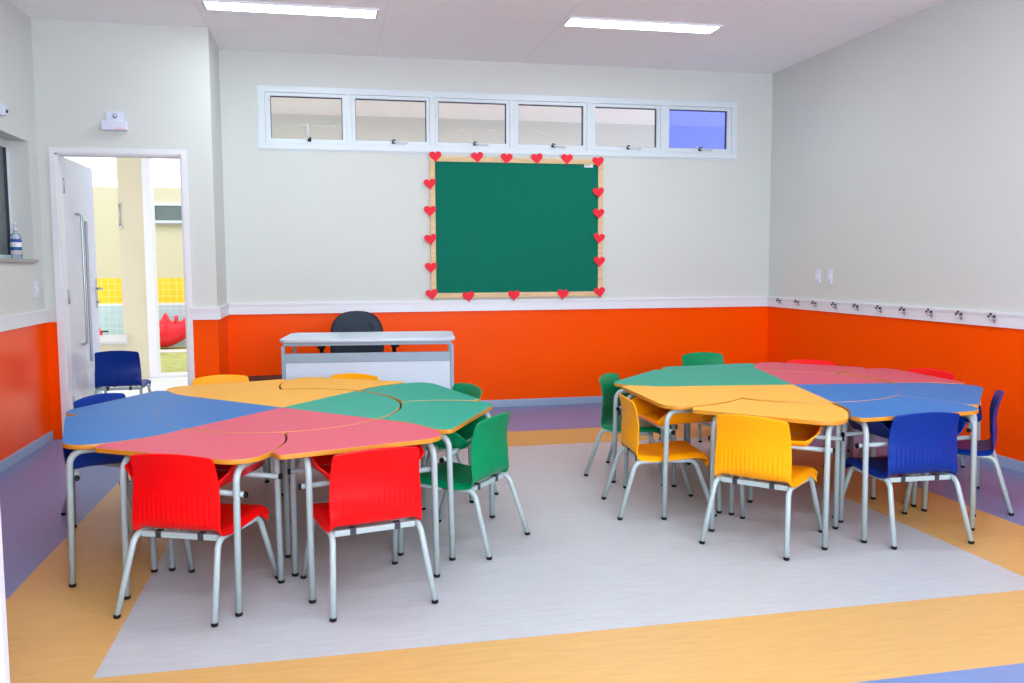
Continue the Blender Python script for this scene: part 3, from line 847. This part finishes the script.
el = thing('emergency_light', 'white emergency light unit on the wall above the door', 'emergency light', (-.66, YD, 2.30), 0)
part('back_plate', M['lightblue'], el, lambda bm: box(bm, (-.060, -.012, .005), (.058, 0, .075), 0, .003))
part('lamp_lens', M['lens'], el, lambda bm: lathe(bm, [(.018, 0), (.018, -.006), (.012, -.016), (.003, -.019)], (0, -.012, .04), 16, 0, 'Y'))
part('body', M['lightblue'], el, lambda bm: box(bm, (-.085, -.05, -.062), (.085, 0, .002), 0, .004))
part('label_strip', M['pinkish'], el, lambda bm: box(bm, (.0, -.0515, -.058), (.07, -.05, -.046)))

sn = thing('motion_sensor', 'small white sensor high on the left wall above the window', 'sensor', (XL, -1.37, 2.25), 0)
part('housing', M['lightblue'], sn, lambda bm: box(bm, (0, -.03, -.035), (.035, .03, .035), 0, .006))
part('lens', M['darkgrey'], sn, lambda bm: lathe(bm, [(.012, .035), (.010, .042), (.003, .045)], (0, 0, -.008), 14, 0, 'X'))

bt = thing('sanitizer_bottle', 'clear bottle with blue label on the granite window sill', 'bottle', (XL - .06, -1.02, WL[2] + .0205), 0)
part('bottle_body', M['bottle'], bt, lambda bm: lathe(bm, [(.030, 0), (.034, .006), (.034, .15), (.028, .168), (.013, .18), (.013, .192)], seg=24))
part('bottle_label', [M['white'], M['bluelabel']], bt, lambda bm: (lathe(bm, [(.0345, .03), (.0348, .03), (.0348, .12), (.0345, .12)], seg=24), lathe(bm, [(.0349, .060), (.0352, .060), (.0352, .082), (.0349, .082)], seg=24, mi=1), lathe(bm, [(.0349, .115), (.0352, .115), (.0352, .135), (.0349, .135)], seg=24, mi=1)))
part('pump_cap', M['white'], bt, lambda bm: (lathe(bm, [(.015, .192), (.015, .21), (.006, .212), (.006, .235)], seg=16), box(bm, (-.010, -.035, .235), (.010, .012, .245), 0, .003)))

# ------------------------------------------------------------------ outside: covered passage, low wall, yard, far building
bm = bmesh.new(); box(bm, (-6, YD + .12, -.06), (0, .15, -.002)); box(bm, (-6, .15, -.06), (9, 3.2, -.002)); struct('floor_passage', bm, M['pave'])
bm = bmesh.new(); box(bm, (-6, .15, H), (9, 3.2, H + .06)); box(bm, (-6, YD + .12, H + .001), (-.12, .15, H + .06)); struct('ceiling_passage', bm, M['ceiling'])
bm = bmesh.new()
box(bm, (-.55, 3.0, 0), (9, 3.2, H)); struct('wall_passage', bm, M['cream'])

bm = bmesh.new(); box(bm, (-1.44, 3.0, 0), (-1.18, 3.2, H)); struct('wall_pillar', bm, M['beige'])
bm = bmesh.new(); box(bm, (-1.18, 2.99, 0), (-1.095, 3.21, H)); struct('trim_6', bm, M['white'])
bm = bmesh.new(); box(bm, (-4.5, 3.02, 0), (-1.44, 3.18, .385)); struct('wall_parapet', bm, M['beige'])
bm = bmesh.new(); tube(bm, [(-4.5, 3.0, .44), (-1.40, 3.0, .44)], .058, 20); bmesh.ops.scale(bm, vec=(1, 1.6, 1), space=Matrix.Translation((0, -3.0, 0)), verts=bm.verts)
struct('trim_7', bm, M['pave'])
bm = bmesh.new(); box(bm, (-1.095, 3.0, 0), (-.55, 3.2, .03)); struct('trim_8', bm, M['white'])
bm = bmesh.new(); box(bm, (-8, 3.2, -.05), (4, 7.1, .0)); g = obj('lawn', bm, M['grass']); g['kind'] = 'structure'
bm = bmesh.new(); box(bm, (-6, 6.02, -.01), (2, 6.42, .012)); struct('path_yard', bm, M['pave'])
bm = bmesh.new()
box(bm, (-8, 7.1, 0), (4, 7.3, .655), 1); box(bm, (-8, 7.1, .655), (4, 7.3, .69), 3); box(bm, (-8, 7.1, .69), (4, 7.3, 1.085), 2); box(bm, (-8, 7.1, 1.085), (4, 7.3, 2.49), 0)
struct('wall_yard', bm, [M['beige'], M['btile'], M['ytile'], M['white']])
w3 = bpy.data.objects.new('window_3', None); COL.objects.link(w3); w3['kind'] = 'structure'; w3.location = (-1.83, 7.1, 1.91)
def w3f(bm):
    box(bm, (0, -.05, .03), (.9, 0, .07)); box(bm, (0, -.05, .30), (.9, 0, .345)); box(bm, (0, -.05, .07), (.06, 0, .30)); box(bm, (.84, -.05, .07), (.9, 0, .30))
part('window_frame', M['alu'], w3, w3f)
part('pane', M['frost'], w3, lambda bm: box(bm, (.06, -.03, .07), (.84, -.022, .30)))
part('window_sill', M['granite'], w3, lambda bm: box(bm, (-.02, -.09, 0), (.92, 0, .03)))
# grey rod on the pillar edge
rd = thing('wall_rod', 'thin grey rod fixed upright on the edge of the beige pillar outside', 'rod', (-1.43, 2.985, 1.70), 0)
part('rod', M['steel'], rd, lambda bm: tube(bm, [(0, 0, 0), (0, 0, .27)], .010))
part('bracket', M['steel'], rd, lambda bm: (box(bm, (-.02, -.012, -.012), (.02, .015, .014), 0, .002), box(bm, (-.015, -.012, .255), (.015, .015, .27), 0, .002)))
# red play pieces
def rocker(bm):
    n = 36
    for s in (-1, 1):
        pass
    rows = []
    for i in range(n + 1):
        u = i / n; x = -.32 + .66 * u
        zt = .44 + .13 * math.exp(-((u - .40) / .07) ** 2) + .15 * max(0, u - .72) ** 1.0 * 3.4 - .03 * u + .10 * math.exp(-(u / .1) ** 2)
        zb = .02 + .42 * max(0, u - .40) ** 1.4
        hw = .20 * math.sin(PI * (.12 + .76 * u)) ** .6
        row = []
        for k in range(14):
            a = 2 * PI * k / 14; c, s_ = math.cos(a), math.sin(a)
            row.append(bm.verts.new((x, hw * c, (zt + zb) / 2 + (zt - zb) / 2 * math.copysign(abs(s_) ** .7, s_))))
        rows.append(row)
    for a, b in zip(rows, rows[1:]):
        for k in range(14): bm.faces.new((a[k], a[(k + 1) % 14], b[(k + 1) % 14], b[k])).smooth = True
    bm.faces.new(rows[0][::-1]); bm.faces.new(rows[-1])
rk = thing('rocking_toy', 'big red plastic rocking toy standing on the lawn outside the door', 'toy', (-1.56, 6.72, 0), 0)
part('toy_body', M['redplay'], rk, rocker)
part('handle', M['redplay'], rk, lambda bm: tube(bm, bent([(.10, -.10, .40), (.10, -.10, .50), (.10, .10, .50), (.10, .10, .40)], .03), .012, 10))
def wed(bm):
    lathe(bm, [(.20, 0), (.21, .02), (.19, .10), (.12, .14), (.03, .15)], seg=24)
o = obj('toy_step', (lambda b: (wed(b), b)[1])(bmesh.new()), M['redplay']); o.location = (-1.74, 5.72, 0); tag(o, 'small low red plastic piece on the lawn in front of the rocking toy', 'toy')
tp = thing('toy_truck', 'tiny red and black toy lying on the rounded low wall outside', 'toy', (-1.70, 3.0, .4985), 0)
part('toy_body', M['redplay'], tp, lambda bm: (box(bm, (-.035, -.025, .0), (.035, .025, .05), 0, .008), box(bm, (-.02, -.02, .05), (.015, .02, .075), 0, .006)))
part('toy_arm', M['black'], tp, lambda bm: box(bm, (.03, -.01, .03), (.10, .01, .045), 0, .003))

# ------------------------------------------------------------------ light
sc = bpy.context.scene
w = bpy.data.worlds.new('World'); sc.world = w; w.use_nodes = True
nt = w.node_tree; bgn = nt.nodes['Background']
bgn.inputs['Color'].default_value = (.93, .97, 1.0, 1); bgn.inputs['Strength'].default_value = 1.5
def area(name, loc, rot, sx, sy, power, col):
    l = bpy.data.lights.new(name, 'AREA'); l.shape = 'RECTANGLE'; l.size = sx; l.size_y = sy; l.energy = power; l.color = col
    o = bpy.data.objects.new(name, l); COL.objects.link(o); o.location = loc; o.rotation_euler = rot; return o
area('fill_behind_camera', (2.1, YF - .2, 1.75), (R(90), 0, 0), 3.8, 1.5, 180, (.84, .89, 1.0))      # unseen fill added behind the camera, shines along +Y
area('daylight_passage_end', (8.6, 1.6, 1.8), (0, R(90), 0), 2.2, 2.6, 70, (.30, .36, 1.0))             # shines along -X
area('lamp_passage', (2.2, 1.6, 2.9), (0, 0, 0), 4, 1.2, 34, (1.0, .98, .96))

# ------------------------------------------------------------------ camera
f_px, pitch, yaw, roll = 876.94, R(4.9555), R(12.0153), R(-.2731)
fw = Vector((math.sin(yaw) * math.cos(pitch), math.cos(yaw) * math.cos(pitch), -math.sin(pitch)))
rt = Vector((math.cos(yaw), -math.sin(yaw), 0)); up = rt.cross(fw)
r2 = rt * math.cos(roll) + up * math.sin(roll); u2 = up * math.cos(roll) - rt * math.sin(roll)
cam = bpy.data.cameras.new('Camera'); cam.sensor_width = 36; cam.lens = f_px * 36 / 1024; cam.clip_end = 100; cam.clip_start = .05
co = bpy.data.objects.new('Camera', cam); COL.objects.link(co)
mt = Matrix((r2, u2, -fw)).transposed().to_4x4(); mt.translation = Vector((.793, -7.5737, 1.2539)); co.matrix_world = mt
sc.camera = co
sc.view_settings.view_transform = 'Standard'; sc.view_settings.look = 'None'; sc.view_settings.gamma = 1; sc.view_settings.use_curve_mapping = False
sc.view_settings.exposure = 0.45
sc.cycles.use_denoising = True
sc.cycles.max_bounces = 10; sc.cycles.diffuse_bounces = 6; sc.cycles.transparent_max_bounces = 12
sc.cycles.sample_clamp_indirect = 6
